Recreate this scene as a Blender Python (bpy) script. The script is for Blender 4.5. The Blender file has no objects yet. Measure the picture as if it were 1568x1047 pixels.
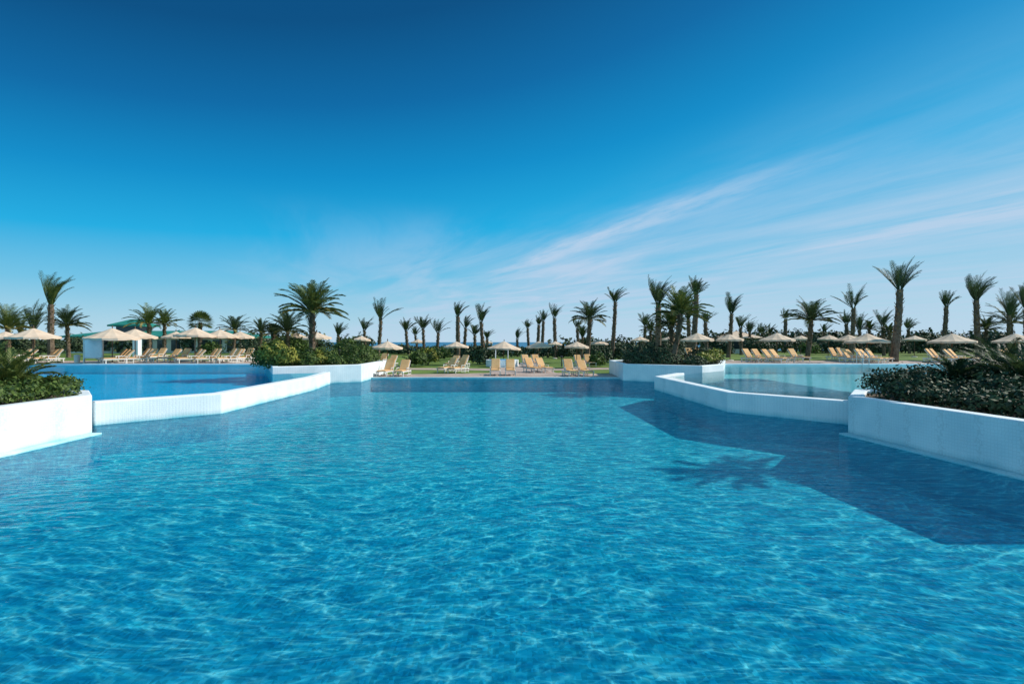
import bpy, math, random
import numpy as np
from mathutils import Vector
random.seed(7); rng=np.random.default_rng(7)
R=math.radians
H=2.3; F=784.0; HY=524.0
def at(px,d): return ((px-784.0)*d/F, d)
def zat(y,d): return H+(HY-y)*d/F
scene=bpy.context.scene
COL=scene.collection

# ---------------------------------------------------------------- materials
def newmat(name):
    m=bpy.data.materials.new(name); m.use_nodes=True
    nt=m.node_tree; nt.nodes.clear()
    out=nt.nodes.new('ShaderNodeOutputMaterial')
    return m,nt,out
def N(nt,t,**k):
    n=nt.nodes.new(t)
    for a,b in k.items():
        if a in n.inputs.keys(): n.inputs[a].default_value=b
        else: setattr(n,a,b)
    return n
def ramp(nt,stops,interp='LINEAR'):
    r=nt.nodes.new('ShaderNodeValToRGB'); cr=r.color_ramp; cr.interpolation=interp
    while len(cr.elements)<len(stops): cr.elements.new(0.5)
    for e,(p,c) in zip(cr.elements,stops):
        e.position=p; e.color=(c[0],c[1],c[2],1) if not isinstance(c,(int,float)) else (c,c,c,1)
    return r
def noisy(name,c1,c2,scale=3.0,rough=0.8,bump=0.0,bscale=None,detail=6,island=False,trans=None,spec=0.3):
    m,nt,out=newmat(name); L=nt.links
    g=N(nt,'ShaderNodeNewGeometry')
    no=N(nt,'ShaderNodeTexNoise'); no.inputs['Scale'].default_value=scale; no.inputs['Detail'].default_value=detail
    L.new(g.outputs['Position'],no.inputs['Vector'])
    r=ramp(nt,[(0.3,c1),(0.7,c2)])
    if island:
        mx=N(nt,'ShaderNodeMath',operation='MULTIPLY_ADD')
        L.new(g.outputs['Random Per Island'],mx.inputs[0]); mx.inputs[1].default_value=0.55
        sb=N(nt,'ShaderNodeMath',operation='SUBTRACT'); L.new(no.outputs['Fac'],sb.inputs[0]); sb.inputs[1].default_value=0.27
        L.new(sb.outputs[0],mx.inputs[2]); L.new(mx.outputs[0],r.inputs['Fac'])
    else: L.new(no.outputs['Fac'],r.inputs['Fac'])
    p=N(nt,'ShaderNodeBsdfPrincipled'); p.inputs['Roughness'].default_value=rough
    p.inputs['Specular IOR Level'].default_value=spec
    L.new(r.outputs['Color'],p.inputs['Base Color'])
    if bump>0:
        n2=N(nt,'ShaderNodeTexNoise'); n2.inputs['Scale'].default_value=bscale or scale*6; n2.inputs['Detail'].default_value=5
        L.new(g.outputs['Position'],n2.inputs['Vector'])
        b=N(nt,'ShaderNodeBump'); b.inputs['Distance'].default_value=bump; b.inputs['Strength'].default_value=0.8
        L.new(n2.outputs['Fac'],b.inputs['Height']); L.new(b.outputs['Normal'],p.inputs['Normal'])
    if trans:
        t=N(nt,'ShaderNodeBsdfTranslucent'); t.inputs['Color'].default_value=(*trans,1)
        ms=N(nt,'ShaderNodeMixShader'); ms.inputs[0].default_value=0.25
        L.new(p.outputs[0],ms.inputs[1]); L.new(t.outputs[0],ms.inputs[2]); L.new(ms.outputs[0],out.inputs[0])
    else: L.new(p.outputs[0],out.inputs[0])
    return m

def wall_mat():
    m,nt,out=newmat('white_mosaic_render'); L=nt.links
    g=N(nt,'ShaderNodeNewGeometry')
    n1=N(nt,'ShaderNodeTexNoise'); n1.inputs['Scale'].default_value=1.3; n1.inputs['Detail'].default_value=8
    L.new(g.outputs['Position'],n1.inputs['Vector'])
    r=ramp(nt,[(0.3,(0.70,0.77,0.79)),(0.65,(0.86,0.89,0.89))]); L.new(n1.outputs['Fac'],r.inputs['Fac'])
    vo=N(nt,'ShaderNodeTexVoronoi'); vo.feature='DISTANCE_TO_EDGE'; vo.inputs['Scale'].default_value=16; vo.inputs['Randomness'].default_value=0.25
    L.new(g.outputs['Position'],vo.inputs['Vector'])
    r2=ramp(nt,[(0.0,0.80),(0.08,1.0)]); L.new(vo.outputs['Distance'],r2.inputs['Fac'])
    mu=N(nt,'ShaderNodeMixRGB',blend_type='MULTIPLY'); mu.inputs[0].default_value=0.8
    L.new(r.outputs[0],mu.inputs[1]); L.new(r2.outputs[0],mu.inputs[2])
    sx=N(nt,'ShaderNodeSeparateXYZ'); L.new(g.outputs['Position'],sx.inputs[0])
    ad=N(nt,'ShaderNodeMath',operation='MULTIPLY_ADD'); L.new(n1.outputs['Fac'],ad.inputs[0]); ad.inputs[1].default_value=0.16; L.new(sx.outputs['Z'],ad.inputs[2])
    r3=ramp(nt,[(0.0,(0.16,0.68,0.80)),(0.07,(0.30,0.74,0.82)),(0.14,(0.70,0.86,0.88)),(0.24,(1,1,1))])
    L.new(ad.outputs[0],r3.inputs['Fac'])
    m2=N(nt,'ShaderNodeMixRGB',blend_type='MULTIPLY'); m2.inputs[0].default_value=1
    L.new(mu.outputs[0],m2.inputs[1]); L.new(r3.outputs[0],m2.inputs[2])
    p=N(nt,'ShaderNodeBsdfPrincipled'); p.inputs['Roughness'].default_value=0.55
    L.new(m2.outputs[0],p.inputs['Base Color'])
    b=N(nt,'ShaderNodeBump'); b.inputs['Distance'].default_value=0.01; b.inputs['Strength'].default_value=0.6
    L.new(vo.outputs['Distance'],b.inputs['Height']); L.new(b.outputs[0],p.inputs['Normal'])
    L.new(p.outputs[0],out.inputs[0]); return m

def water_mat(name,scale=1.0,dark=(0.03,0.40,0.56),mid=(0.09,0.60,0.73),bright=(1,1,1),bumpd=0.022,fres=0.4,cw=0.085,amt=1.0):
    """still pool surface: ripple shading and caustic light lines painted into its transparent colour"""
    m,nt,out=newmat(name); L=nt.links
    g=N(nt,'ShaderNodeNewGeometry')
    mp=N(nt,'ShaderNodeMapping'); mp.inputs['Rotation'].default_value=(0,0,R(-26)); mp.inputs['Scale'].default_value=(0.58*scale,1.42*scale,1)
    sw=N(nt,'ShaderNodeTexNoise'); sw.inputs['Scale'].default_value=0.12; sw.inputs['Detail'].default_value=1; L.new(g.outputs['Position'],sw.inputs['Vector'])
    sa=N(nt,'ShaderNodeVectorMath',operation='MULTIPLY_ADD'); L.new(sw.outputs['Color'],sa.inputs[0]); sa.inputs[1].default_value=(4.5,4.5,0); L.new(g.outputs['Position'],sa.inputs[2])
    L.new(sa.outputs[0],mp.inputs['Vector'])
    d=N(nt,'ShaderNodeTexNoise'); d.inputs['Scale'].default_value=0.7; d.inputs['Detail'].default_value=2
    L.new(mp.outputs[0],d.inputs['Vector'])
    add=N(nt,'ShaderNodeVectorMath',operation='MULTIPLY_ADD'); L.new(d.outputs['Color'],add.inputs[0]); add.inputs[1].default_value=(0.9,0.9,0); L.new(mp.outputs[0],add.inputs[2])
    d2=N(nt,'ShaderNodeTexNoise'); d2.inputs['Scale'].default_value=3.4; d2.inputs['Detail'].default_value=2
    L.new(add.outputs[0],d2.inputs['Vector'])
    add2=N(nt,'ShaderNodeVectorMath',operation='MULTIPLY_ADD'); L.new(d2.outputs['Color'],add2.inputs[0]); add2.inputs[1].default_value=(0.34,0.34,0); L.new(add.outputs[0],add2.inputs[2])
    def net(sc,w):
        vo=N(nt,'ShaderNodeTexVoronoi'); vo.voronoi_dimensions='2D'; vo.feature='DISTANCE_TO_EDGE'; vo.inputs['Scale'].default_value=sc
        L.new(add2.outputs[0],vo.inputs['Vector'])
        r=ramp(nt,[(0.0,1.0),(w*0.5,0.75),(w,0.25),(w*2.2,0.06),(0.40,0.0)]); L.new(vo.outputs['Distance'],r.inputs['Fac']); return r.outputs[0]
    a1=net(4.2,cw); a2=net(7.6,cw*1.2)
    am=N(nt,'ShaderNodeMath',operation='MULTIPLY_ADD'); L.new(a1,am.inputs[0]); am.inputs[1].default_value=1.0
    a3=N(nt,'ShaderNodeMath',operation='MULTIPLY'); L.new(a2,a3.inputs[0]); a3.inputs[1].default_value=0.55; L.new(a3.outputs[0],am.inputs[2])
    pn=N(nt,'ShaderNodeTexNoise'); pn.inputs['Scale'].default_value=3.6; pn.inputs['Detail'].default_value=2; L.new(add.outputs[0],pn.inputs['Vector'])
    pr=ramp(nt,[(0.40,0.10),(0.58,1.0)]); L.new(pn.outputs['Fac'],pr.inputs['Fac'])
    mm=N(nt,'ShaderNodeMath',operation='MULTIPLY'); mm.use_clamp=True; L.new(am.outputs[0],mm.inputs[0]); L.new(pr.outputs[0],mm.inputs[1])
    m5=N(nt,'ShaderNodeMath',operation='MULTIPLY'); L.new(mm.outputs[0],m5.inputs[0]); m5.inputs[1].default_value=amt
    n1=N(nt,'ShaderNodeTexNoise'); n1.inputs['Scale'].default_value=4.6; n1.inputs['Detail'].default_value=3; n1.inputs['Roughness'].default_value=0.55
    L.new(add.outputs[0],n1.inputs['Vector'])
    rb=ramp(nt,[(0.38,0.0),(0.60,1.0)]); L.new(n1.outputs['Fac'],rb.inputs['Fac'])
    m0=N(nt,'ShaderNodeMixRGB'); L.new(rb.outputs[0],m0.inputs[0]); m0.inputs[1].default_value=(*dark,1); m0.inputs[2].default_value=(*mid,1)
    mc=N(nt,'ShaderNodeMixRGB'); L.new(m5.outputs[0],mc.inputs[0]); L.new(m0.outputs[0],mc.inputs[1]); mc.inputs[2].default_value=(*bright,1)  # caustic flecks of light painted into the transparent tint
    tr=N(nt,'ShaderNodeBsdfTransparent'); L.new(mc.outputs[0],tr.inputs[0])
    b=N(nt,'ShaderNodeBump'); b.inputs['Strength'].default_value=1.0; b.inputs['Distance'].default_value=bumpd
    L.new(n1.outputs['Fac'],b.inputs['Height'])
    gl=N(nt,'ShaderNodeBsdfGlossy'); gl.inputs['Roughness'].default_value=0.03; L.new(b.outputs[0],gl.inputs['Normal'])
    fr=N(nt,'ShaderNodeFresnel'); fr.inputs['IOR'].default_value=1.33; L.new(b.outputs[0],fr.inputs['Normal'])
    fm=N(nt,'ShaderNodeMath',operation='MULTIPLY'); L.new(fr.outputs[0],fm.inputs[0]); fm.inputs[1].default_value=fres
    ms=N(nt,'ShaderNodeMixShader'); L.new(fm.outputs[0],ms.inputs[0]); L.new(tr.outputs[0],ms.inputs[1]); L.new(gl.outputs[0],ms.inputs[2])
    L.new(ms.outputs[0],out.inputs[0]); return m

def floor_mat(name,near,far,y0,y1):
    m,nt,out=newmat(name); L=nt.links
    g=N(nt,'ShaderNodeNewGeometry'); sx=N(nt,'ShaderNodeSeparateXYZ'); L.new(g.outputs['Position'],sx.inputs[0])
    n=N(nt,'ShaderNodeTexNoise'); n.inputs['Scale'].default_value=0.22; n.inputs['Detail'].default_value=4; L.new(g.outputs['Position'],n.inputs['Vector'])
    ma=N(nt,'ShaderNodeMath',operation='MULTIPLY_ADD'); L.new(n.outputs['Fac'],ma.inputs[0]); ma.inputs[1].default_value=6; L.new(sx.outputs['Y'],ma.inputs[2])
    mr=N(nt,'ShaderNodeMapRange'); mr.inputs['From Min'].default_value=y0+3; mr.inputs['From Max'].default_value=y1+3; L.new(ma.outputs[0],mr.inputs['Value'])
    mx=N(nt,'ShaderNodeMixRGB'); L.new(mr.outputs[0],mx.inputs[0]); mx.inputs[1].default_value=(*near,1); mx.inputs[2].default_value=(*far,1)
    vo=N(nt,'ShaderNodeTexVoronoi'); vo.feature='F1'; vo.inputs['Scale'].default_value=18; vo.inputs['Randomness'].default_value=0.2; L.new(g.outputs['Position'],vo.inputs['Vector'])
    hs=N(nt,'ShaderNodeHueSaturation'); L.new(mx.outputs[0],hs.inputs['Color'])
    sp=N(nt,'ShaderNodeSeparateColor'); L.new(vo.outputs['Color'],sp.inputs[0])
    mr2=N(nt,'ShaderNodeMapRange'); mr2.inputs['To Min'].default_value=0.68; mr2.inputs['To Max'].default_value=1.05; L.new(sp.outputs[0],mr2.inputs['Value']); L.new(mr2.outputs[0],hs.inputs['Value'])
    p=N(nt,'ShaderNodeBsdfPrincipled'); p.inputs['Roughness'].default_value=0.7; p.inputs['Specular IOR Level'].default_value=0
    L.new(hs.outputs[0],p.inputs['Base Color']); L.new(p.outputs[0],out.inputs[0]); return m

def paving_mat():
    m,nt,out=newmat('terracotta_paving'); L=nt.links
    g=N(nt,'ShaderNodeNewGeometry')
    br=N(nt,'ShaderNodeTexBrick'); br.inputs['Scale'].default_value=1.0; br.inputs['Color1'].default_value=(0.46,0.33,0.27,1); br.inputs['Color2'].default_value=(0.54,0.41,0.34,1); br.inputs['Mortar'].default_value=(0.3,0.24,0.2,1)
    br.inputs['Mortar Size'].default_value=0.012
    L.new(g.outputs['Position'],br.inputs['Vector'])
    n=N(nt,'ShaderNodeTexNoise'); n.inputs['Scale'].default_value=0.8; n.inputs['Detail'].default_value=8; L.new(g.outputs['Position'],n.inputs['Vector'])
    r=ramp(nt,[(0.3,0.7),(0.7,1.05)]); L.new(n.outputs['Fac'],r.inputs['Fac'])
    mu=N(nt,'ShaderNodeMixRGB',blend_type='MULTIPLY'); mu.inputs[0].default_value=1; L.new(br.outputs[0],mu.inputs[1]); L.new(r.outputs[0],mu.inputs[2])
    p=N(nt,'ShaderNodeBsdfPrincipled'); p.inputs['Roughness'].default_value=0.8; L.new(mu.outputs[0],p.inputs['Base Color']); L.new(p.outputs[0],out.inputs[0]); return m

M_wall=wall_mat()
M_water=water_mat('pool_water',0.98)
M_waterL=water_mat('upper_pool_water_blue',1.0,dark=(0.06,0.68,0.84),mid=(0.14,0.78,0.88),bumpd=0.012,fres=0.28,amt=0.35)
M_waterR=water_mat('upper_pool_water_pale',1.0,dark=(0.62,0.94,0.97),mid=(0.76,0.97,0.98),bumpd=0.008,fres=0.55,amt=0.7)
M_floor=floor_mat('pool_floor_tiles',(0.12,0.70,0.88),(0.22,0.97,0.97),1,13)  # darker near end: light lost in deeper water, painted into floor colour
M_floorL=floor_mat('upper_pool_floor_blue',(0.02,0.70,0.92),(0.02,0.70,0.92),3,18)
M_floorR=floor_mat('upper_pool_floor_pale',(0.45,0.90,0.95),(0.45,0.90,0.95),3,18)
M_lawn=noisy('lawn_grass',(0.06,0.12,0.018),(0.17,0.23,0.04),0.5,0.9,0.03,9)
M_pave=paving_mat()
M_soil=noisy('soil',(0.06,0.045,0.03),(0.11,0.08,0.05),3,0.95,0.03)
M_sea=noisy('sea_water',(0.01,0.10,0.19),(0.02,0.15,0.26),0.05,0.35)
M_trunk=noisy('palm_bark',(0.075,0.05,0.035),(0.22,0.155,0.105),5,0.95,0.05,14)
M_boot=noisy('palm_frond_bases',(0.10,0.075,0.04),(0.26,0.18,0.10),5,0.9,island=True)
M_fr_dark=noisy('palm_fronds_dark',(0.020,0.042,0.022),(0.078,0.115,0.05),2,0.55,island=True,trans=(0.06,0.10,0.03))
M_fr_mid=noisy('palm_fronds_green',(0.04,0.075,0.02),(0.16,0.20,0.05),2,0.5,island=True,trans=(0.14,0.18,0.04))
M_fr_yel=noisy('palm_fronds_dry',(0.12,0.12,0.03),(0.38,0.29,0.09),2,0.6,island=True)
M_leafA=noisy('hedge_leaves',(0.025,0.055,0.015),(0.12,0.18,0.035),2.5,0.6,island=True,trans=(0.08,0.14,0.03))
M_leafB=noisy('shrub_leaves_dark',(0.016,0.034,0.018),(0.07,0.10,0.04),1.2,0.65,island=True)
M_leafC=noisy('shrub_leaves_light',(0.10,0.13,0.02),(0.40,0.36,0.06),2.0,0.6,island=True)
M_canvas=noisy('umbrella_canvas',(0.58,0.43,0.31),(0.72,0.56,0.42),1.5,0.9,0.01,20)
M_wood=noisy('umbrella_pole_wood',(0.10,0.06,0.04),(0.18,0.11,0.07),4,0.7)
M_frame=noisy('lounger_frame_white',(0.60,0.56,0.50),(0.78,0.75,0.70),3,0.5)
M_cush=noisy('lounger_cushion',(0.66,0.35,0.14),(0.80,0.48,0.23),2,0.85,0.01,15)
M_teal=noisy('green_roof',(0.02,0.18,0.14),(0.04,0.27,0.21),1,0.5)
M_stucco=noisy('stucco',(0.62,0.55,0.46),(0.74,0.68,0.58),1,0.85)
M_glass=noisy('dark_window',(0.02,0.03,0.035),(0.04,0.05,0.06),1,0.1,spec=0.6)
M_steel=noisy('steel_rail',(0.5,0.5,0.5),(0.65,0.65,0.65),2,0.25)
M_blue=noisy('blue_paint',(0.02,0.25,0.55),(0.04,0.35,0.65),2,0.4)
M_dark=noisy('dark_plastic',(0.03,0.03,0.03),(0.06,0.06,0.06),2,0.5)

# ---------------------------------------------------------------- mesh builder
class MB:
    def __init__(s): s.v=[]; s.f=[]; s.m=[]
    def add(s,vs,fs,mi=0):
        o=len(s.v); s.v.extend([tuple(v) for v in vs]); s.f.extend([tuple(i+o for i in f) for f in fs]); s.m.extend([mi]*len(fs))
    def box(s,c,size,mi=0,rotz=0.0,rotx=0.0):
        x,y,z=[a/2 for a in size]; pts=[]
        for sx,sy,sz in [(-1,-1,-1),(1,-1,-1),(1,1,-1),(-1,1,-1),(-1,-1,1),(1,-1,1),(1,1,1),(-1,1,1)]:
            p=Vector((sx*x,sy*y,sz*z))
            if rotx: p=Vector((p.x,p.y*math.cos(rotx)-p.z*math.sin(rotx),p.y*math.sin(rotx)+p.z*math.cos(rotx)))
            if rotz: p=Vector((p.x*math.cos(rotz)-p.y*math.sin(rotz),p.x*math.sin(rotz)+p.y*math.cos(rotz),p.z))
            pts.append((p.x+c[0],p.y+c[1],p.z+c[2]))
        s.add(pts,[(0,3,2,1),(4,5,6,7),(0,1,5,4),(1,2,6,5),(2,3,7,6),(3,0,4,7)],mi)
    def tube(s,pts,rads,n=8,mi=0,cap=True):
        vs=[]; fs=[]
        for k,(p,r) in enumerate(zip(pts,rads)):
            p=Vector(p)
            a=Vector(pts[max(0,k-1)]); b=Vector(pts[min(len(pts)-1,k+1)]); t=(b-a).normalized()
            u=t.cross(Vector((0,1,0.01))); 
            if u.length<0.1: u=t.cross(Vector((1,0,0)))
            u.normalize(); w=t.cross(u)
            for i in range(n):
                an=2*math.pi*i/n; q=p+u*(math.cos(an)*r)+w*(math.sin(an)*r); vs.append(q[:])
        for k in range(len(pts)-1):
            for i in range(n):
                j=(i+1)%n; fs.append((k*n+i,k*n+j,(k+1)*n+j,(k+1)*n+i))
        if cap: fs.append(tuple(range(n))[::-1]); fs.append(tuple((len(pts)-1)*n+i for i in range(n)))
        s.add(vs,fs,mi)
    def prism(s,poly,z0,z1,mi=0,top=None):
        n=len(poly); area=sum(poly[i][0]*poly[(i+1)%n][1]-poly[(i+1)%n][0]*poly[i][1] for i in range(n))
        if area<0: poly=poly[::-1]
        vs=[(x,y,z0) for x,y in poly]+[(x,y,z1) for x,y in poly]
        fs=[(i,(i+1)%n,n+(i+1)%n,n+i) for i in range(n)]; s.add(vs,fs+[tuple(range(n))[::-1]],mi)
        s.add([(x,y,z1) for x,y in poly],[tuple(range(n))],mi if top is None else top)
    def obj(s,name,mats,parent=None,loc=None,smooth=False,bevel=0):
        me=bpy.data.meshes.new(name); me.from_pydata(s.v,[],s.f); 
        for m in mats: me.materials.append(m)
        me.polygons.foreach_set('material_index',s.m)
        if smooth: me.polygons.foreach_set('use_smooth',[True]*len(me.polygons))
        me.update()
        o=bpy.data.objects.new(name,me); COL.objects.link(o)
        if loc: o.location=loc
        if parent: o.parent=parent
        if bevel:
            b=o.modifiers.new('b','BEVEL'); b.width=bevel; b.segments=3; b.limit_method='ANGLE'; b.angle_limit=R(40)
        return o
def empty(name,loc=(0,0,0)):
    e=bpy.data.objects.new(name,None); COL.objects.link(e); e.location=loc; e.empty_display_size=0.3; return e

def offset_line(pts,w):
    out=[]
    for i,p in enumerate(pts):
        p=Vector(p)
        ns=[]
        if i>0: d=(p-Vector(pts[i-1])).normalized(); ns.append(Vector((d.y,-d.x)))
        if i<len(pts)-1: d=(Vector(pts[i+1])-p).normalized(); ns.append(Vector((d.y,-d.x)))
        n=sum(ns,Vector((0,0))).normalized(); k=w/max(0.4,n.dot(ns[0])); out.append((p.x+n.x*k,p.y+n.y*k))
    return out

# ---------------------------------------------------------------- ground
def sst(v,a,b):
    t=min(1,max(0,(v-a)/(b-a))); return t*t*(3-2*t)
def gh(x,y):
    z=0.05+0.63*sst(abs(x),10,14.5)
    z+= 0.10*math.sin(x*0.21+1)*math.sin(y*0.13)*sst(y,46,60)
    k=sst(y,95,150)
    return z*(1-k)+(-5.0)*k
xs=[-4000,-1500,-500,-250,-160,-120]+list(range(-90,-60,10))+[-60]+[-54,-48,-42,-36,-32,-28,-24,-20,-17,-14.5,-13,-11.5,-10,-9,-6,-3,0,3,6,9,10,11.5,13,14.5,17,20,24,28,32,36,42,48,54,60]+list(range(70,100,10))+[120,160,250,500,1500,4000]
ys=[-300,-100,-40,-8,10,32,36.8,39,41,43,45,47,50,53,56,60,64,68,72,77,82,88,94,100,107,115,125,140,155,200,400,1200,6000]
g=MB(); idx={}
for i,x in enumerate(xs):
    for j,y in enumerate(ys):
        idx[i,j]=len(g.v); g.v.append((x,y,gh(x,y)))
for i in range(len(xs)-1):
    for j in range(len(ys)-1):
        cx=(xs[i]+xs[i+1])/2; cy=(ys[j]+ys[j+1])/2
        if abs(cx)<60 and -8<cy<32: continue
        if 9<abs(cx)<60 and 32<cy<36.8: continue
        g.f.append((idx[i,j],idx[i+1,j],idx[i+1,j+1],idx[i,j+1])); g.m.append(0)
g.obj('ground_lawn',[M_lawn],smooth=True)
s=MB(); s.add([(-5000,118,-2.2),(5000,118,-2.2),(5000,9000,-2.2),(-5000,9000,-2.2)],[(0,1,2,3)]); s.obj('sea',[M_sea])

FZ=-0.80
f=MB(); f.add([(-13,-8,FZ),(22,-8,FZ),(22,32.2,FZ),(-13,32.2,FZ)],[(0,1,2,3)])
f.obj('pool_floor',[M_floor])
w=MB(); w.add([(-12.4,-7.9,0),(22,-7.9,0),(22,8.6,0),(15.5,8.6,0),(15.5,32.05,0),(-12.4,32.05,0)],[(0,1,2,3,4,5)])
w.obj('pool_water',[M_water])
dk=MB(); dk.prism([(-60,-14),(60,-14),(60,-8),(-60,-8)],-1.4,0.1); dk.obj('pool_deck',[M_pave])
dk=MB(); dk.prism([(22,-8.1),(60,-8.1),(60,20),(22,20)],-1.4,0.104); dk.obj('pool_deck',[M_pave])

import bmesh
def wall(outer,w,z0,z1,side=1):
    inner=offset_line(outer,-w*side); m=MB(); n=len(outer); vs=[];fs=[]
    for a,b in zip(outer,inner):
        vs+= [(a[0],a[1],z0),(a[0],a[1],z1),(b[0],b[1],z1),(b[0],b[1],z0)]
    for i in range(n-1):
        for k in range(4):
            l=(k+1)%4; fs.append((4*i+k,4*i+l,4*i+4+l,4*i+4+k))
    fs+=[(3,2,1,0),(4*n-4,4*n-3,4*n-2,4*n-1)]
    m.add(vs,fs); return m
def fixn(o):
    bm=bmesh.new(); bm.from_mesh(o.data); bmesh.ops.recalc_face_normals(bm,faces=bm.faces); bm.to_mesh(o.data); bm.free()
LW=[(-11.5,14.1),(-9.35,16.5),(-9.45,24.4),(-10.0,28.2)]
RW=[(9.2,27.3),(7.3,24.6),(7.5,17.0),(9.75,14.45)]
o=wall(LW,0.42,-1.4,0.65).obj('pool_wall',[M_wall],bevel=0.04); fixn(o)
o=wall(RW,0.42,-1.4,0.65,side=-1).obj('pool_wall',[M_wall],bevel=0.04); fixn(o)
o=wall(offset_line([(-11.5,14.1),(-9.35,16.5),(-9.45,24.4)],0.28),0.262,-1.38,-0.06,side=1).obj('pool_ledge',[M_wall],bevel=0.02); fixn(o)
o=wall(offset_line([(7.3,24.6),(7.5,17.0),(9.6,14.6)],0.28),0.262,-1.38,-0.06,side=1).obj('pool_ledge',[M_wall],bevel=0.02); fixn(o)

LP=[(-11.6,14.5),(-9.7,16.8),(-9.8,24.4),(-10.3,28.0),(-12.4,27.2),(-17.8,37.0),(-60,37.0),(-60,10),(-19,10)]
RP=[(9.9,14.85),(7.85,17.2),(7.65,24.4),(9.4,27.0),(10.6,28.4),(12.2,30.2),(15.3,37.0),(60,37.0),(60,10),(18,10)]
for P_,mw,mf in ((LP,M_waterL,M_floorL),(RP,M_waterR,M_floorR)):
    a=MB(); a.add([(x,y,0.61) for x,y in P_],[tuple(range(len(P_)))]); ob=a.obj('upper_pool_water',[mw])
    if ob.data.polygons[0].normal.z<0: ob.data.flip_normals()
    a=MB(); a.add([(x,y,0.0) for x,y in P_],[tuple(range(len(P_)))]); a.obj('upper_pool_floor',[mf])
for sx,x0,x1 in ((-1,-60,-17.6),(1,15.1,60)):
    a=MB(); a.box(((x0+x1)/2,36.95,0.1),(x1-x0,0.4,1.28)); a.obj('pool_coping',[M_wall],bevel=0.03)
    a=MB(); a.prism([(x0,37.152),(x1,37.152),(x1,42.5),(x0,43.5)],0.3,0.72); a.obj('terrace_paving',[M_pave])
a=MB(); a.prism([(-8.9,32.02),(7.2,32.02),(7.4,35.2),(3.4,36.4),(-1.6,36.4),(-4.5,35.4),(-9.0,34.8)],-1.4,0.1)
a.obj('pool_deck',[M_pave],bevel=0.02)
def sheet(name,poly,dz,mat):
    m=MB(); m.prism(poly,0.0,dz); return m.obj(name,[mat])
sheet('garden_path',[(-1.5,36.3),(3.2,36.3),(2.0,62),(-2.6,62)],0.074,M_pave)
sheet('garden_path',[(-9,41.5),(-1.6,40.0),(-1.7,43.0),(-9,44.0)],0.070,M_pave)
sheet('garden_path',[(2.8,40.0),(9.0,42.0),(9.0,44.5),(2.7,43.0)],0.070,M_pave)
a=MB(); a.box((-0.85,31.93,-0.6),(16.2,0.16,1.42)); a.obj('pool_edge',[M_wall],bevel=0.02)

# ---------------------------------------------------------------- planters
def planter(poly,z1,wi=0.32,name='planter_wall'):
    n=len(poly); area=sum(poly[i][0]*poly[(i+1)%n][1]-poly[(i+1)%n][0]*poly[i][1] for i in range(n))
    if area<0: poly=poly[::-1]
    inner=[]
    for i,p in enumerate(poly):
        a=Vector(poly[i-1]);b=Vector(p);c=Vector(poly[(i+1)%n])
        d1=(b-a).normalized(); d2=(c-b).normalized(); n1=Vector((-d1.y,d1.x)); n2=Vector((-d2.y,d2.x)); nn=(n1+n2).normalized()
        k=wi/max(0.4,nn.dot(n1)); inner.append((b.x+nn.x*k,b.y+nn.y*k))
    m=MB(); vs=[];fs=[]
    for a,b in zip(poly,inner): vs+=[(a[0],a[1],-1.4),(a[0],a[1],z1),(b[0],b[1],z1),(b[0],b[1],z1-0.35)]
    for i in range(n):
        j=(i+1)%n
        for k in range(3): fs.append((4*i+k,4*j+k,4*j+k+1,4*i+k+1))
    m.add(vs,fs); m.add([(x,y,z1-0.08) for x,y in inner],[tuple(range(n))],1)
    return m.obj(name,[M_wall,M_soil],bevel=0.035)
planter([(-10.35,3),(-10.4,10.4),(-10.5,12.8),(-11.6,14.05),(-20,16),(-20,3)],0.98)
planter([(8.76,8.3),(8.4,12.8),(9.75,14.6),(22,17),(22,8.5)],0.95)
planter([(-12.6,26.9),(-8.7,29.6),(-8.9,36.6),(-12.5,38.3),(-18.0,37.3)],1.0)
planter([(6.6,30.5),(10.4,28.0),(12.4,30.0),(15.5,37.2),(10.5,38.6),(7.0,36.9)],1.0)
for pts,sd in (([(-10.35,3),(-10.4,10.4),(-10.5,12.8)],1),([(8.76,8.3),(8.4,12.8)],-1)):
    pp=offset_line(pts,0.25*sd)
    o=wall(pp,0.235,-1.38,0.04,side=sd).obj('pool_ledge',[M_wall],bevel=0.02); fixn(o)

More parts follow.
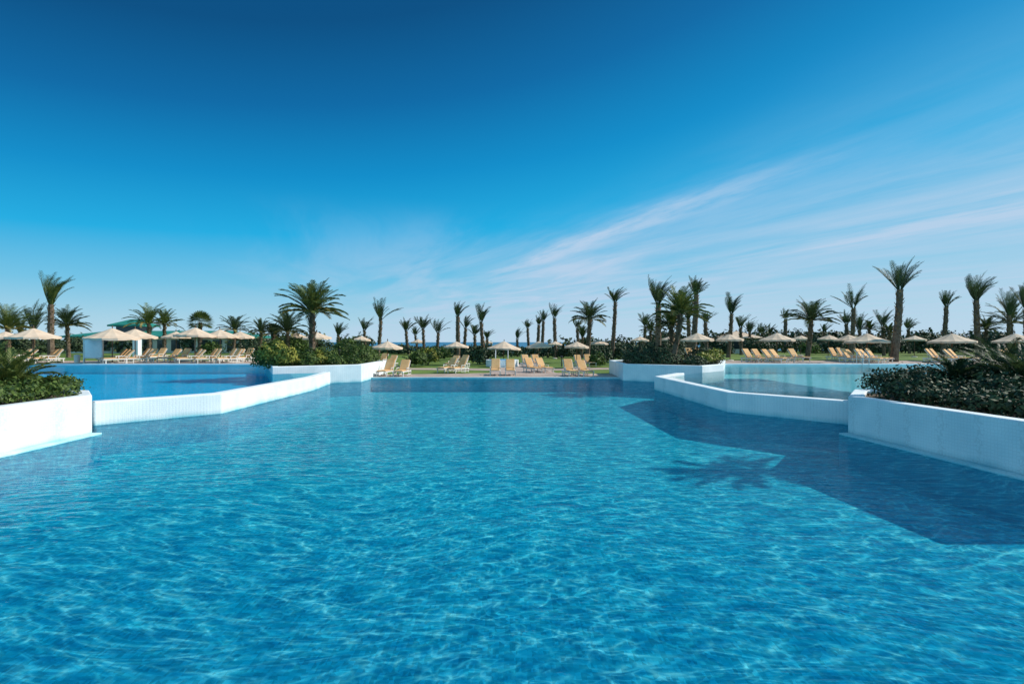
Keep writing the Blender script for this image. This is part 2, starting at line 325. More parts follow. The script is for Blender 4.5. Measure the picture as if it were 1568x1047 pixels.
# ---------------------------------------------------------------- foliage
def leaves(name,ells,n,size,mat,elong=1.8,shell=0.45):
    E=np.array(ells,float); vol=(E[:,3]*E[:,4]*E[:,5])**(2/3.); pr=vol/vol.sum()
    k=rng.choice(len(E),n,p=pr); e=E[k]
    d=rng.normal(size=(n,3)); d/=np.linalg.norm(d,axis=1)[:,None]
    d[:,2]=np.where(d[:,2]<-0.3,-d[:,2],d[:,2])
    r=1-shell*rng.random(n)**1.3
    lump=1+0.16*np.sin(d[:,0]*7+k*1.7)*np.sin(d[:,1]*6+k)+0.12*np.sin(d[:,2]*11+k*2.1+d[:,0]*9)
    c=e[:,:3]+d*e[:,3:6]*(r*lump)[:,None]
    nrm=d+rng.normal(size=(n,3))*0.55; nrm/=np.linalg.norm(nrm,axis=1)[:,None]
    t=np.cross(nrm,rng.normal(size=(n,3))); t/=np.linalg.norm(t,axis=1)[:,None]; b=np.cross(nrm,t)
    sz=size*(0.6+0.8*rng.random(n))[:,None]
    V=np.stack([c-t*sz*elong/2,c+b*sz*0.5,c+t*sz*elong/2,c-b*sz*0.5],axis=1).reshape(-1,3)
    me=bpy.data.meshes.new(name); nv=len(V)
    me.vertices.add(nv); me.vertices.foreach_set('co',V.ravel())
    me.loops.add(nv); me.loops.foreach_set('vertex_index',np.arange(nv,dtype=np.int32))
    me.polygons.add(n); me.polygons.foreach_set('loop_start',np.arange(0,nv,4,dtype=np.int32)); me.polygons.foreach_set('loop_total',np.full(n,4,dtype=np.int32))
    me.update(calc_edges=True); me.materials.append(mat)
    o=bpy.data.objects.new(name,me); COL.objects.link(o); return o

E=[]
for i in range(70):
    x=random.uniform(-18.5,-11.15); y=random.uniform(6.5,14.3)
    if y>13.2 and x>-11.6: continue
    E.append((x,y,1.05,0.55,0.55,0.30+random.uniform(0,0.07)))
for y in np.arange(5.5,13,0.45): E.append((-11.15,y,1.05,0.38,0.42,0.30))
leaves('hedge',E,52000,0.05,M_leafA)
E=[]
for i in range(70):
    x=random.uniform(10.3,17); y=random.uniform(9.2,15.3)
    if x<10.5 and y>13: continue
    E.append((x,y,0.95,0.6,0.6,0.38+random.uniform(0,0.22)+0.06*(x-10)))
for y in np.arange(9.0,13.2,0.5): E.append((9.75+(12.8-y)*0.05,y,0.95,0.5,0.45,0.30+random.random()*0.13))
leaves('shrub',E,60000,0.055,M_leafB)
E=[(-12.9,28.6,1.0,0.8,0.8,0.6),(-11.6,29.0,1.0,0.8,0.7,0.6),(-10.4,30.0,1.0,0.8,0.7,0.55),(-14.0,30.5,1.1,1.2,1.2,0.9),(-15.5,33,1.1,1.3,1.2,1.0),(-9.6,30.8,1.0,0.6,0.6,0.5),(-12,31.5,1.0,1.4,1.2,1.0),(-10,33,1.0,1.0,1.0,1.1),(-9.7,35,1.0,0.7,0.9,0.9)]
leaves('shrub',E,16000,0.075,M_leafA)
E=[(-12.4,28.2,1.35,0.6,0.5,0.65),(-13.8,29.6,1.5,0.9,0.7,0.8),(-11.2,29.6,1.3,0.45,0.4,0.5)]
leaves('flowering_shrub',E,5000,0.08,M_leafC)
E=[(7.9,31.0,1.0,0.8,0.7,0.6),(9.2,30.2,1.0,0.9,0.7,0.6),(10.6,29.6,1.0,0.8,0.7,0.5),(11.6,31,1.0,0.8,0.9,0.6),(9.6,32.5,1.1,1.5,1.3,1.1),(12.2,33,1.1,1.2,1.3,0.8),(8.2,34,1.0,0.9,1.2,0.9),(13.5,35.5,1.1,1.0,1.2,0.8)]
leaves('shrub',E,16000,0.075,M_leafB)
E=[(11.4,30.3,1.25,0.6,0.5,0.4),(12.6,32,1.35,0.6,0.6,0.5)]
leaves('flowering_shrub',E,2500,0.07,M_leafC)
def bush(px,d,wpx,ytop,mat,n=1500,size=0.13,name='shrub'):
    x,y=at(px,d); z0=gh(x,y); zt=zat(ytop,d); r=wpx*d/F/2; E=[]
    for i in range(6):
        a=random.uniform(0,6.28); q=random.uniform(0.2,0.7)*r
        hh=(zt-z0)*random.uniform(0.6,0.95)
        E.append((x+math.cos(a)*q,y+math.sin(a)*q,z0+hh*0.35,r*0.6,r*0.6,hh*0.65))
    leaves(name,E,n,size,mat,1.6)
for t in [(640,47,36,533,M_leafA),(735,49,22,528,M_leafB),(668,64,44,527,M_leafA),(560,60,36,526,M_leafA),(915,47,26,537,M_leafA),(905,64,44,526,M_leafB),(950,56,40,520,M_leafB),(860,68,40,524,M_leafB),(745,64,20,522,M_leafB),(705,68,24,526,M_leafB),(610,68,34,527,M_leafB),
          (520,46,50,515,M_leafA),(450,50,60,512,M_leafA),(425,45,34,518,M_leafC),(395,64,50,517,M_leafB),(1000,62,60,518,M_leafB),(1050,58,50,520,M_leafB),(1110,60,36,522,M_leafB),(1230,62,40,519,M_leafA),(1160,66,54,515,M_leafB),(1275,66,60,512,M_leafB),(1420,64,54,512,M_leafB),(1540,60,50,508,M_leafB),(1490,66,50,515,M_leafB),(1345,66,50,515,M_leafB),
          (70,60,50,515,M_leafB),(20,56,50,508,M_leafB),(320,64,40,520,M_leafA),(110,64,40,512,M_leafB),(655,54,26,531,M_leafC),(720,56,30,526,M_leafB),(925,52,26,528,M_leafB)]:
    bush(*t,n=2200,size=0.15)
E=[]
for i in range(230):
    d=random.uniform(72,102); px=random.uniform(-60,1640)
    x,y=at(px,d)
    if px<550: yt=random.uniform(508,522)
    elif px<850: yt=random.uniform(528,535)
    elif px<1000: yt=random.uniform(514,528)
    else: yt=random.uniform(503,520)
    zt=max(zat(yt,d),gh(x,y)+0.5); z0=gh(x,y)-0.3
    E.append((x,y,z0+(zt-z0)*0.35,random.uniform(1.5,4),1.6,(zt-z0)*0.62))
leaves('distant_trees',E,56000,0.34,M_leafB,1.5)

# ---------------------------------------------------------------- palms
def frond(m,base,az,el,L,droop,wind,n,lw,mi,lleaf,hang=1.0):
    p=Vector(base); h=Vector((math.cos(az),math.sin(az),0)); seg=9; pts=[p.copy()]; tans=[]
    for i in range(seg):
        t=(i+0.5)/seg; e=el-droop*t**1.8
        d=h*math.cos(e)+Vector((0,0,math.sin(e)))+Vector((wind*t*t*1.3,0,0)); d.normalize()
        p=p+d*(L/seg); pts.append(p.copy()); tans.append(d)
    m.tube([q[:] for q in pts[::3]],[0.03*L/2,0.022*L/2,0.014*L/2,0.004],3,mi,cap=False)
    for k in range(n):
        t=0.14+0.86*(k+random.random()*0.5)/n; f=t*seg; i=min(seg-1,int(f)); q=pts[i].lerp(pts[i+1],f-i); d=tans[i]
        side=d.cross(Vector((0,0,1)))
        if side.length<0.05: side=Vector((-h.y,h.x,0))
        side.normalize(); up=side.cross(d)
        ll=lleaf*(math.sin(math.pi*min(1,(t*0.8+0.16)))**0.7)*random.uniform(0.8,1.1)
        for sg in (-1,1):
            dr=(d*1.0+side*sg*0.65+up*0.2-Vector((0,0,random.uniform(0.0,0.3)*hang))+Vector((wind*0.35,0,0))).normalized()
            wv=d*lw*0.5
            a=q+wv; b=q-wv; mid=q+dr*ll*0.55+Vector((0,0,0.02)); tip=q+dr*ll-Vector((0,0,0.10*ll*hang))
            m.add([a[:],b[:],(mid-wv*0.8)[:],tip[:],(mid+wv*0.8)[:]],[(0,1,2,3,4)],mi)
def palm(px,cy,rpx,kind='up',d=None,mat=0,wind=0.25,lean=0.0,pos=None,name='palm_tree',dense=None,tr=None,z0=None,zc=None,L=None):
    if pos: x,y=pos
    else: x,y=at(px,d)
    if zc is None: zc=zat(cy,d)
    if L is None: L=rpx*d/F*(1.6 if kind=='up' else 1.3)*random.uniform(0.92,1.12)
    if z0 is None: z0=gh(x,y)
    far=d>55
    m=MB(); top=Vector((x,y,zc-L*(0.42 if kind=='up' else 0.25))); hgt=top.z-z0
    r0=tr or min(0.27,max(0.13,0.05*hgt+0.02))*random.uniform(0.82,1.12); pts=[];rads=[]
    for i in range(13):
        t=i/12; pts.append((x-lean*(1-t)**1.5,y,z0-0.1+(hgt+0.1)*t)); rads.append(r0*(1.25 if i==0 else 1.0)*(1-0.24*t)*(1+0.10*(i%2)))
    m.tube(pts,rads,9,0)
    for i in range(44):
        t=0.35+0.65*i/44 if hgt>2 else random.random(); a=i*2.4; rr=r0*(0.85)
        c=Vector((x-lean*(1-t)**1.5+math.cos(a)*rr,y+math.sin(a)*rr,z0+hgt*t))
        e=c+Vector((math.cos(a)*0.13,math.sin(a)*0.13,0.22))
        s_=Vector((-math.sin(a),math.cos(a),0))*0.09
        m.add([(c-s_)[:],(c+s_)[:],(e+s_*0.4)[:],(e-s_*0.4)[:]],[(0,1,2,3)],1)
    if kind=='up':
        nf=dense or int((18 if far else 26)*random.uniform(0.75,1.2)); spread=random.uniform(28,50)
        for i in range(nf):
            az=i*2.4+random.uniform(-.4,.4); u=random.random(); el=R(88-spread*u)
            frond(m,top+Vector((math.cos(az)*r0*.5,math.sin(az)*r0*.5,0)),az,el,L*random.uniform(0.6,1.15),R(random.uniform(0,40)),wind*random.uniform(.4,1.5),14 if far else 22,0.08 if far else 0.05,2,L*0.24,0.5)
    elif kind=='full':
        nf=dense or (32 if far else 46)
        for i in range(nf):
            az=i*2.4+random.uniform(-.3,.3); u=i/nf; el=R(88-88*u+random.uniform(-8,8))
            frond(m,top+Vector((math.cos(az)*r0*.6,math.sin(az)*r0*.6,-0.1*u)),az,el,L*random.uniform(0.8,1.1),R(random.uniform(25,70)),wind*random.uniform(.4,1.2),16 if far else 26,0.09 if far else 0.05,3 if (u>0.80 and random.random()<.6) else 2,L*0.25)
    elif kind=='fan':
        for i in range(60):
            az=i*2.4; u=i/60; el=R(88-120*u)
            h=Vector((math.cos(az)*math.cos(el),math.sin(az)*math.cos(el),math.sin(el))); c=top+h*L*0.45
            sd=h.cross(Vector((0,0,1.01))).normalized()
            for k in range(9):
                a=R(-80+20*k); dr=(h*math.cos(a)+sd*math.sin(a)); tip=c+dr*L*0.5-Vector((0,0,.06)); w_=sd*math.cos(a)*0.05-h*math.sin(a)*0.05
                m.add([c[:],(c+dr*L*.3+w_)[:],tip[:],(c+dr*L*.3-w_)[:]],[(0,1,2,3)],2)
    return m.obj(name,[M_trunk,M_boot,[M_fr_dark,M_fr_mid][mat],M_fr_yel])

P=[ 
(78,446,30,'up',46,1),(12,492,30,'full',50,1),(52,488,26,'up',56,0),(103,490,24,'full',54,0),(228,486,24,'full',60,1),(252,490,20,'full',62,1),
(307,489,15,'fan',64,1),(360,498,20,'full',66,0),(400,502,18,'full',62,0),(440,498,24,'full',48,0),(418,506,14,'full',50,0),(30,500,18,'up',64,0),
(583,476,21,'up',58,0),(558,497,15,'up',66,0),(622,498,15,'up',70,0),(648,495,15,'up',66,0),(671,500,14,'up',70,0),(636,508,10,'up',84,0),
(701,475,15,'up',64,0),(713,494,14,'up',66,0),(737,482,20,'up',56,0),(727,506,12,'up',60,0),(746,512,11,'up',64,0),(518,505,14,'up',62,0),
(792,512,12,'up',80,0),(808,497,8,'up',88,0),(825,492,9,'up',84,0),(832,485,10,'up',82,0),(849,478,15,'up',68,0),
(884,496,11,'up',72,0),(903,480,25,'full',54,0),(942,452,17,'up',56,0),(988,490,14,'up',70,0),(1008,448,26,'up',46,0),(892,508,12,'up',62,0),
(1066,440,18,'up',52,0),(1080,486,14,'up',60,0),(1120,468,20,'up',54,0),(1134,493,15,'up',62,0),(1167,505,11,'up',75,0),(1179,505,11,'up',75,0),
(1054,476,18,'up',55,0),(996,502,14,'full',64,0),(1148,500,12,'up',70,0),(1262,502,12,'up',72,0),(1296,488,14,'up',66,0),(1510,498,16,'full',64,0),(1362,505,14,'full',60,0),
(1203,482,10,'up',78,0),(1242,480,27,'full',46,0),(1307,456,24,'up',58,0),(1316,494,16,'up',66,0),(1352,488,20,'up',62,0),(1331,500,14,'full',70,0),
(1378,424,27,'up',41,0),(1391,497,12,'up',70,0),(1449,460,16,'up',60,0),(1495,442,27,'up',47,0),(1545,466,24,'up',58,0),(1548,484,28,'full',62,0),(1572,455,26,'up',48,0)]
for px,cy,r,k,d,mt in P:
    palm(px,cy,r,k,d,mt,wind=random.uniform(.3,.9) if k=='up' else 0.15,lean=random.uniform(-.5,.5))
palm(478,463,40,'full',31.5,1,wind=0.1,z0=0.9,dense=64,tr=0.2)
palm(1042,468,34,'full',31.5,1,wind=0.3,z0=0.9,dense=48,tr=0.16,lean=0.6)
palm(1028,490,22,'full',33.5,1,wind=0.1,z0=0.9,tr=0.15)
palm(0,0,0,'full',20,0,wind=0.2,pos=(19.2,15.2),z0=0.9,tr=0.2,zc=10.2,L=1.7,dense=28)
def pshrub(x,y,z0,L,mt,nf=34,name='palm_shrub'):
    m=MB()
    m.tube([(x,y,z0-0.1),(x,y,z0+0.25)],[0.12,0.10],7,0)
    for i in range(nf):
        az=i*2.4; u=i/nf
        frond(m,(x,y,z0+0.2),az,R(85-70*u),L*random.uniform(.8,1.1),R(random.uniform(40,80)),0.05,30,0.03,2,L*0.22)
    m.obj(name,[M_trunk,M_boot,[M_fr_dark,M_fr_mid][mt],M_fr_yel])
pshrub(-13.0,13.3,0.95,1.2,1); pshrub(-14.6,14.2,0.95,1.4,1); pshrub(-14.0,12.4,1.0,1.1,1); 
pshrub(13.6,14.2,0.95,1.55,0); pshrub(12.6,12.6,0.95,1.25,0); pshrub(14.2,13.0,0.95,1.6,0); pshrub(12.0,13.9,0.95,0.95,0)
for t in [(628,46,0.8),(655,50,1.1),(745,52,1.1),(960,45,1.1),(540,44,1.3)]:
    x,y=at(t[0],t[1]); pshrub(x,y,gh(x,y),t[2]*1.3,0,24)

# ---------------------------------------------------------------- umbrellas
def umbrella(px,d,ytop,rpx):
    x,y=at(px,d); z0=gh(x,y)+ (0.04 if abs(x)>14 else 0.05); zt=max(z0+2.25,zat(ytop,d)); r=rpx*d/F
    e=empty('beach_umbrella',(x,y,z0)); hh=zt-z0
    m=MB(); rings=[(0.0,hh),(0.10*r,hh-0.05),(0.4*r,hh-0.19*r*0.9),(0.75*r,hh-0.32*r),(1.0*r,hh-0.40*r)]
    vs=[(0,0,hh)]; fs=[]
    rot=random.random(); cols=24
    for rr,zz in rings[1:]:
        for i in range(cols):
            a=2*math.pi*i/cols+rot; sag=(0.03*rr/r if i%2 else 0); k=1-(0.03*rr/r if i%2 else 0)
            vs.append((math.cos(a)*rr*k,math.sin(a)*rr*k,zz-sag))
    for i in range(cols): fs.append((0,1+i,1+(i+1)%cols))
    for q in range(3):
        for i in range(cols): j=(i+1)%cols; fs.append((1+q*cols+i,1+(q+1)*cols+i,1+(q+1)*cols+j,1+q*cols+j))
    o0=len(vs)
    for i in range(cols):
        v=vs[1+3*cols+i]; vs.append((v[0]*1.005,v[1]*1.005,v[2]-0.12-random.random()*0.05))
    for i in range(cols): j=(i+1)%cols; fs.append((1+3*cols+i,o0+i,o0+j,1+3*cols+j))
    m.add(vs,fs); m.obj('canopy',[M_canvas],parent=e)
    m=MB(); m.tube([(0,0,0),(0,0,hh+0.12)],[0.035,0.03],8); m.tube([(0,0,hh+0.10),(0,0,hh+0.2)],[0.05,0.02],8)
    for i in range(8):
        a=2*math.pi*i/8+rot; m.tube([(0,0,hh-0.5),(math.cos(a)*r*.6,math.sin(a)*r*.6,hh-0.3*r)],[0.012,0.012],4)
    m.obj('pole',[M_wood],parent=e)
    m=MB(); m.tube([(0,0,0),(0,0,0.08),(0,0,0.1)],[0.28,0.26,0.08],12); m.obj('base',[M_stucco],parent=e)
    e.rotation_euler=(random.uniform(-.03,.03),random.uniform(-.03,.03),0)
for t in [(52,39,503,33),(10,44,508,22),(172,38.5,503,36),(207,41,504,30),(298,40,502,29),(338,42,505,26),(368,44,508,20),(270,46,508,20),(487,43,509,21),(454,50,510,14),
          (593,43,526,23),(553,54,515,14),(699,50,527,19),(771,52,526,26),(826,54,526,20),(883,44,529,19),(917,56,520,15),(980,56,516,14),(1068,42,510,25),(1118,43,514,20),
          (1190,44,510,26),(1268,52,513,16),(1328,42,511,30),(1300,46,513,20),(1458,42,511,30),(1556,42,511,28),(745,72,521,10),(1025,58,515,12),(1226,56,515,13),(1400,54,514,15),(850,66,523,11),(640,68,520,11)]:
    umbrella(*t)

# ---------------------------------------------------------------- loungers
def lounger(x,y,z0,rot,back=52):
    e=empty('sun_lounger',(x,y,z0)); e.rotation_euler=(0,0,rot)
    m=MB()
    for sx in (-.32,.32):
        m.box((sx,-0.05,0.30),(0.05,1.9,0.08))
        for yy in (-0.85,0.35,0.8): m.box((sx,yy,0.14),(0.06,0.06,0.28))
        m.box((sx,0.35,0.08),(0.045,1.0,0.04))
        m.box((sx*1.06,0.12,0.52),(0.05,0.5,0.04)); m.box((sx*1.06,-0.1,0.42),(0.04,0.05,0.2))
    for k in range(9): m.box((0,-0.9+k*0.14,0.325),(0.59,0.09,0.02))
    a=R(back); L=0.82
    for sx in (-.30,.30): m.box((sx,0.32+math.cos(a)*L/2,0.34+math.sin(a)*L/2),(0.05,L,0.04),rotx=a)
    for k in range(5):
        q=0.1+k*0.17; m.box((0,0.32+math.cos(a)*q,0.34+math.sin(a)*q),(0.55,0.09,0.02),rotx=a)
    m.box((0,0.62,0.45),(0.05,0.04,0.4),rotx=-0.5)
    m.obj('frame',[M_frame],parent=e,bevel=0.006)
    m=MB(); m.box((0,-0.32,0.37),(0.56,1.25,0.06))
    nx,nz=-math.sin(a),math.cos(a); q=L/2
    m.box((0,0.33+math.cos(a)*q+nx*0.052,0.36+math.sin(a)*q+nz*0.052),(0.56,L,0.06),rotx=a)
    m.obj('cushion',[M_cush],parent=e,bevel=0.02)
def pair(px,d,rot,gap=0.95,n=2,back=52):
    x,y=at(px,d)
    for i in range(n):
        o=(i-(n-1)/2)*gap; xx=x+math.cos(rot)*o; yy=y+math.sin(rot)*o
        z=0.1 if (abs(xx)<9 and yy<36.3) else gh(xx,yy)+(0.045 if abs(xx)>14 else 0.03)
        lounger(xx,yy,z,rot+random.uniform(-.06,.06),back+random.uniform(-6,6))
pair(604,33.3,R(-8),1.05); pair(694,37.5,R(-30),0.95); pair(770,34.2,R(3),1.0); pair(824,37.6,R(22),0.9); pair(884,33.4,R(10),0.95)
pair(700,45,R(-20)); pair(815,46,R(15)); pair(590,45,R(-15)); pair(895,47,R(10))
for t in [(70,39,R(-30),2),(178,38.6,R(-42),3),(212,39.5,R(-42),2),(268,41,R(-10),2),(292,38.8,R(-50),2),(318,39,R(-45),2),(348,38.8,R(-40),2),(366,41,R(-15),2),(30,41,R(-25),2),(232,44,R(-10),2),
          (1160,40,R(20),2),(1190,39.5,R(30),2),(1222,42,R(15),1),(1310,39.5,R(35),2),(1336,39,R(35),3),(1440,39.5,R(35),2),(1470,39,R(35),2),(1556,40,R(30),2),(1068,44,R(10),2),(400,44,R(-20),2),(1290,44,R(20),2)]:
    pair(t[0],t[1],t[2],0.95,t[3])

# ---------------------------------------------------------------- small structures
x,y=at(143,38.4); e=empty('white_screen_panel',(x,y,0.72))
m=MB(); m.box((0,0,1.15),(1.3,0.08,1.5)); m.obj('panel',[M_wall],parent=e,bevel=0.01)
m=MB(); [m.box((sx,0,0.98),(0.08,0.12,1.96)) for sx in (-.69,.69)]; m.box((0,0,1.93),(1.30,0.11,0.06)); m.box((0,0,0.37),(1.30,0.11,0.05)); m.obj('frame',[M_frame],parent=e)
x,y=at(118,38.6); m=MB(); m.tube([(x,y,.72),(x,y,1.3),(x,y,1.34)],[.17,.2,.12],12); m.obj('waste_bin',[M_frame])
x,y=at(210,47); m=MB(); m.box((x,y,1.6),(0.5,0.5,2.0)); m.box((x,y,2.65),(0.65,0.65,0.1)); m.obj('white_pillar',[M_wall],bevel=0.02)
x,y=at(262,78); e=empty('garden_pavilion',(x,y,0.6))
m=MB(); m.box((0,0,1.2),(25,7,2.4)); m.obj('walls',[M_stucco],parent=e)
m=MB()
for i in range(12): m.box((-11.2+i*2.03,-3.52,1.2),(1.3,0.06,1.6))
m.obj('windows',[M_glass],parent=e)
m=MB()
def hip(m,cx,cz,w,dp,h):
    a,b=w/2,dp/2
    m.add([(cx-a,-b,cz),(cx+a,-b,cz),(cx+a,b,cz),(cx-a,b,cz),(cx-a+b,0,cz+h),(cx+a-b,0,cz+h)],[(0,1,5,4),(1,2,5),(2,3,4,5),(3,0,4),(3,2,1,0)])
    m.box((cx,0,cz-0.12),(w,dp,0.22))
hip(m,0,2.55,27,8.4,0.85); hip(m,-5.6,4.25,5.2,4,0.9)
m.obj('roof',[M_teal],parent=e)
m=MB(); m.box((-5.6,0,3.55),(3.6,2.6,1.1)); m.obj('lantern',[M_glass],parent=e)
x,y=at(1128,72); e=empty('beach_kiosk',(x,y,0.65)); m=MB(); m.box((0,0,1.1),(4.5,3,2.2)); m.obj('walls',[M_stucco],parent=e)
m=MB(); m.add([(-3,-2.3,2.2),(3,-2.3,2.2),(3,2.3,2.2),(-3,2.3,2.2),(0,0,3.2)],[(0,1,4),(1,2,4),(2,3,4),(3,0,4),(3,2,1,0)]); m.obj('roof',[M_canvas],parent=e)
m=MB(); m.box((0,-1.52,1.2),(2.8,0.05,1.0)); m.obj('counter_opening',[M_glass],parent=e)
x,y=at(769,47); e=empty('whirlpool',(x,y,0.06))
m=MB(); ring=[(math.cos(a)*1.5,math.sin(a)*1.5) for a in np.linspace(0,2*math.pi,25)[:-1]]
m.prism(ring,0,0.62); m.obj('basin',[M_wall],parent=e,bevel=0.03)
m=MB(); m.add([(a*.82,b*.82,0.626) for a,b in ring],[tuple(range(24))]); m.obj('basin_water',[M_blue],parent=e)
m=MB(); [m.box((0,-1.75-0.3*k,0.21-0.1*k),(1.2,0.3,0.42-0.2*k)) for k in range(2)]; m.obj('steps',[M_wall],parent=e)
m=MB()
for sx in (-.55,.55): m.tube([(sx,-2.3,0),(sx,-2.3,0.9),(sx,-2.1,1.1),(sx,-1.5,1.5),(sx,-1.3,1.4),(sx,-1.3,.6)],[.03]*6,6)
m.obj('handrails',[M_steel],parent=e)
def ladder(x,y,z):
    m=MB()
    for s_ in (-.25,.25): m.tube([(x+s_,y+.35,z),(x+s_,y+.35,z+.7),(x+s_,y+.2,z+.85),(x+s_,y-.05,z+.85),(x+s_,y-.22,z+.65),(x+s_,y-.25,z-1.0)],[.025]*6,6)
    for k in range(3): m.box((x,y-.25,z-.3-.25*k),(.5,.08,.03))
    m.obj('pool_ladder',[M_steel])
x,y=at(1322,36.9); ladder(x,36.9,0.75)
for px,d in ((520,44),(1003,46),(860,47)):
    x,y=at(px,d); z=gh(x,y); m=MB(); m.tube([(x,y,z),(x,y,z+.8)],[.05,.04],8); m.tube([(x,y,z+.8),(x,y,z+.95),(x,y,z+1.0)],[.1,.12,.03],10); m.obj('garden_lamp',[M_dark])

# ---------------------------------------------------------------- light and sky
az=R(12); el=R(38)
sv=Vector((math.cos(el)*math.cos(az),math.cos(el)*math.sin(az),math.sin(el)))
sl=bpy.data.lights.new('sun','SUN'); sl.energy=5.0; sl.angle=R(0.5); sl.color=(1.0,0.95,0.86)
so=bpy.data.objects.new('sun',sl); COL.objects.link(so); so.rotation_euler=sv.to_track_quat('Z','Y').to_euler()
wd=bpy.data.worlds.new('World'); scene.world=wd; wd.use_nodes=True
nt=wd.node_tree; nt.nodes.clear(); L=nt.links
out=nt.nodes.new('ShaderNodeOutputWorld'); bg=nt.nodes.new('ShaderNodeBackground'); bg.inputs[1].default_value=0.1; L.new(bg.outputs[0],out.inputs[0])
sky=nt.nodes.new('ShaderNodeTexSky'); sky.sky_type='NISHITA'; sky.sun_disc=False; sky.sun_elevation=el; sky.sun_rotation=R(90)-az; sky.air_density=1.2; sky.dust_density=0.6; sky.ozone_density=2.5
tc=nt.nodes.new('ShaderNodeTexCoord'); sx=nt.nodes.new('ShaderNodeSeparateXYZ'); L.new(tc.outputs['Generated'],sx.inputs[0])
def MATH(op,a,b=None,c=None,clamp=False):
    n=nt.nodes.new('ShaderNodeMath'); n.operation=op; n.use_clamp=clamp
    for i,v in enumerate((a,b,c)):
        if v is None: continue
        if isinstance(v,(int,float)): n.inputs[i].default_value=v
        else: L.new(v,n.inputs[i])
    return n.outputs[0]
X,Y,Z=sx.outputs
zz=MATH('MAXIMUM',Z,0.015)
e2=MATH('MULTIPLY',Z,MATH('SUBTRACT',1.0,MATH('MULTIPLY',X,0.42)))
gr=ramp(nt,[(0.0,(0.50,0.70,0.83)),(0.05,(0.38,0.65,0.81)),(0.12,(0.17,0.55,0.80)),(0.22,(0.01,0.42,0.77)),(0.33,(0.0,0.27,0.60)),(0.45,(0.0,0.145,0.39)),(0.57,(0.0,0.08,0.235)),(1.0,(0.0,0.06,0.18))])
L.new(e2,gr.inputs[0])
sc=nt.nodes.new('ShaderNodeVectorMath'); sc.operation='SCALE'; L.new(gr.outputs[0],sc.inputs[0]); sc.inputs['Scale'].default_value=10.0
mx=nt.nodes.new('ShaderNodeMixRGB'); mx.inputs[0].default_value=0.96; L.new(sky.outputs[0],mx.inputs[1]); L.new(sc.outputs[0],mx.inputs[2])
px_=MATH('DIVIDE',X,zz); py_=MATH('DIVIDE',Y,zz)
u=MATH('SUBTRACT',MATH('MULTIPLY',px_,0.374),MATH('MULTIPLY',py_,0.927)); v=MATH('ADD',MATH('MULTIPLY',px_,0.927),MATH('MULTIPLY',py_,0.374))
cb=nt.nodes.new('ShaderNodeCombineXYZ'); L.new(MATH('MULTIPLY',u,0.28),cb.inputs[0]); L.new(v,cb.inputs[1])
nz=nt.nodes.new('ShaderNodeTexNoise'); nz.inputs['Scale'].default_value=1.0; nz.inputs['Detail'].default_value=9; nz.inputs['Roughness'].default_value=0.6; nz.inputs['Distortion'].default_value=0.5; L.new(cb.outputs[0],nz.inputs['Vector'])
cb2=nt.nodes.new('ShaderNodeCombineXYZ'); L.new(MATH('MULTIPLY',u,0.8),cb2.inputs[0]); L.new(MATH('MULTIPLY',v,3.0),cb2.inputs[1])
nz2=nt.nodes.new('ShaderNodeTexNoise'); nz2.inputs['Scale'].default_value=1.5; nz2.inputs['Detail'].default_value=8; nz2.inputs['Roughness'].default_value=0.65; L.new(cb2.outputs[0],nz2.inputs['Vector'])
vj=MATH('ADD',v,MATH('MULTIPLY',MATH('SUBTRACT',nz.outputs[0],0.5),0.7))
def SM(val,a,b):
    n=nt.nodes.new('ShaderNodeMapRange'); n.interpolation_type='SMOOTHSTEP'; n.inputs['From Min'].default_value=a; n.inputs['From Max'].default_value=b; L.new(val,n.inputs['Value']); return n.outputs[0]
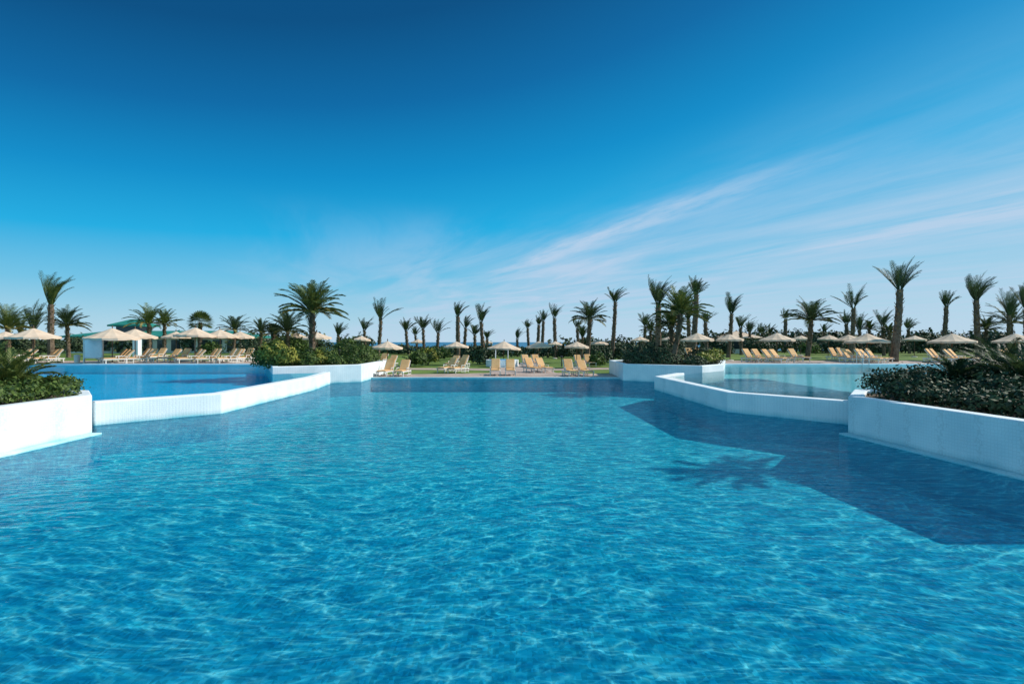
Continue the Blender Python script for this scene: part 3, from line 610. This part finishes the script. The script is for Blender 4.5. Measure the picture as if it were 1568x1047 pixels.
def gau(c,w):
    g1=MATH('DIVIDE',MATH('SUBTRACT',vj,c),w); return MATH('EXPONENT',MATH('MULTIPLY',MATH('MULTIPLY',g1,g1),-1.0))
um=MATH('MULTIPLY',SM(u,-8.5,-5.5),SM(u,-1.4,-3.2))
streak=MATH('MULTIPLY',MATH('MULTIPLY',gau(2.62,0.24),um),MATH('MULTIPLY',SM(nz2.outputs[0],0.2,0.7),0.6))
st2=MATH('MULTIPLY',MATH('MULTIPLY',gau(5.0,0.5),SM(u,-5.5,-2.5)),MATH('MULTIPLY',SM(nz2.outputs[0],0.2,0.7),0.6))
haze=MATH('MULTIPLY',SM(v,1.5,4.2),MATH('MULTIPLY',SM(nz.outputs[0],0.18,0.72),MATH('MULTIPLY_ADD',nz2.outputs[0],0.6,0.4)))
low=MATH('MULTIPLY',MATH('MULTIPLY',SM(Z,0.03,0.10),SM(Z,0.27,0.14)),MATH('MULTIPLY',SM(MATH('ABSOLUTE',MATH('ADD',X,0.05)),0.55,0.05),MATH('MULTIPLY',SM(nz.outputs[0],0.35,0.7),0.5)))
tot=MATH('ADD',MATH('ADD',MATH('ADD',streak,st2),low),MATH('MULTIPLY',haze,0.85),clamp=True)
cl=nt.nodes.new('ShaderNodeMixRGB'); L.new(MATH('MINIMUM',tot,0.85),cl.inputs[0]); L.new(mx.outputs[0],cl.inputs[1]); cl.inputs[2].default_value=(5.1,6.5,8.3,1)
# brighter, bluer sky half behind the camera, added to lift and tint shade
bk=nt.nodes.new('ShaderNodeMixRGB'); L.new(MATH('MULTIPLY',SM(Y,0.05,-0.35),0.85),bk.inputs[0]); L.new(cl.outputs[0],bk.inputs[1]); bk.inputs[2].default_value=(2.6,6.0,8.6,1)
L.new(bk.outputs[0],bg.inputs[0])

cd=bpy.data.cameras.new('camera'); cd.sensor_width=36; cd.lens=18.0; cd.clip_end=20000; cd.clip_start=0.05
co=bpy.data.objects.new('camera',cd); COL.objects.link(co); co.location=(0,0,H); co.rotation_euler=(R(90),0,0)
scene.camera=co
scene.view_settings.view_transform='Standard'; scene.view_settings.look='None'; scene.view_settings.exposure=0
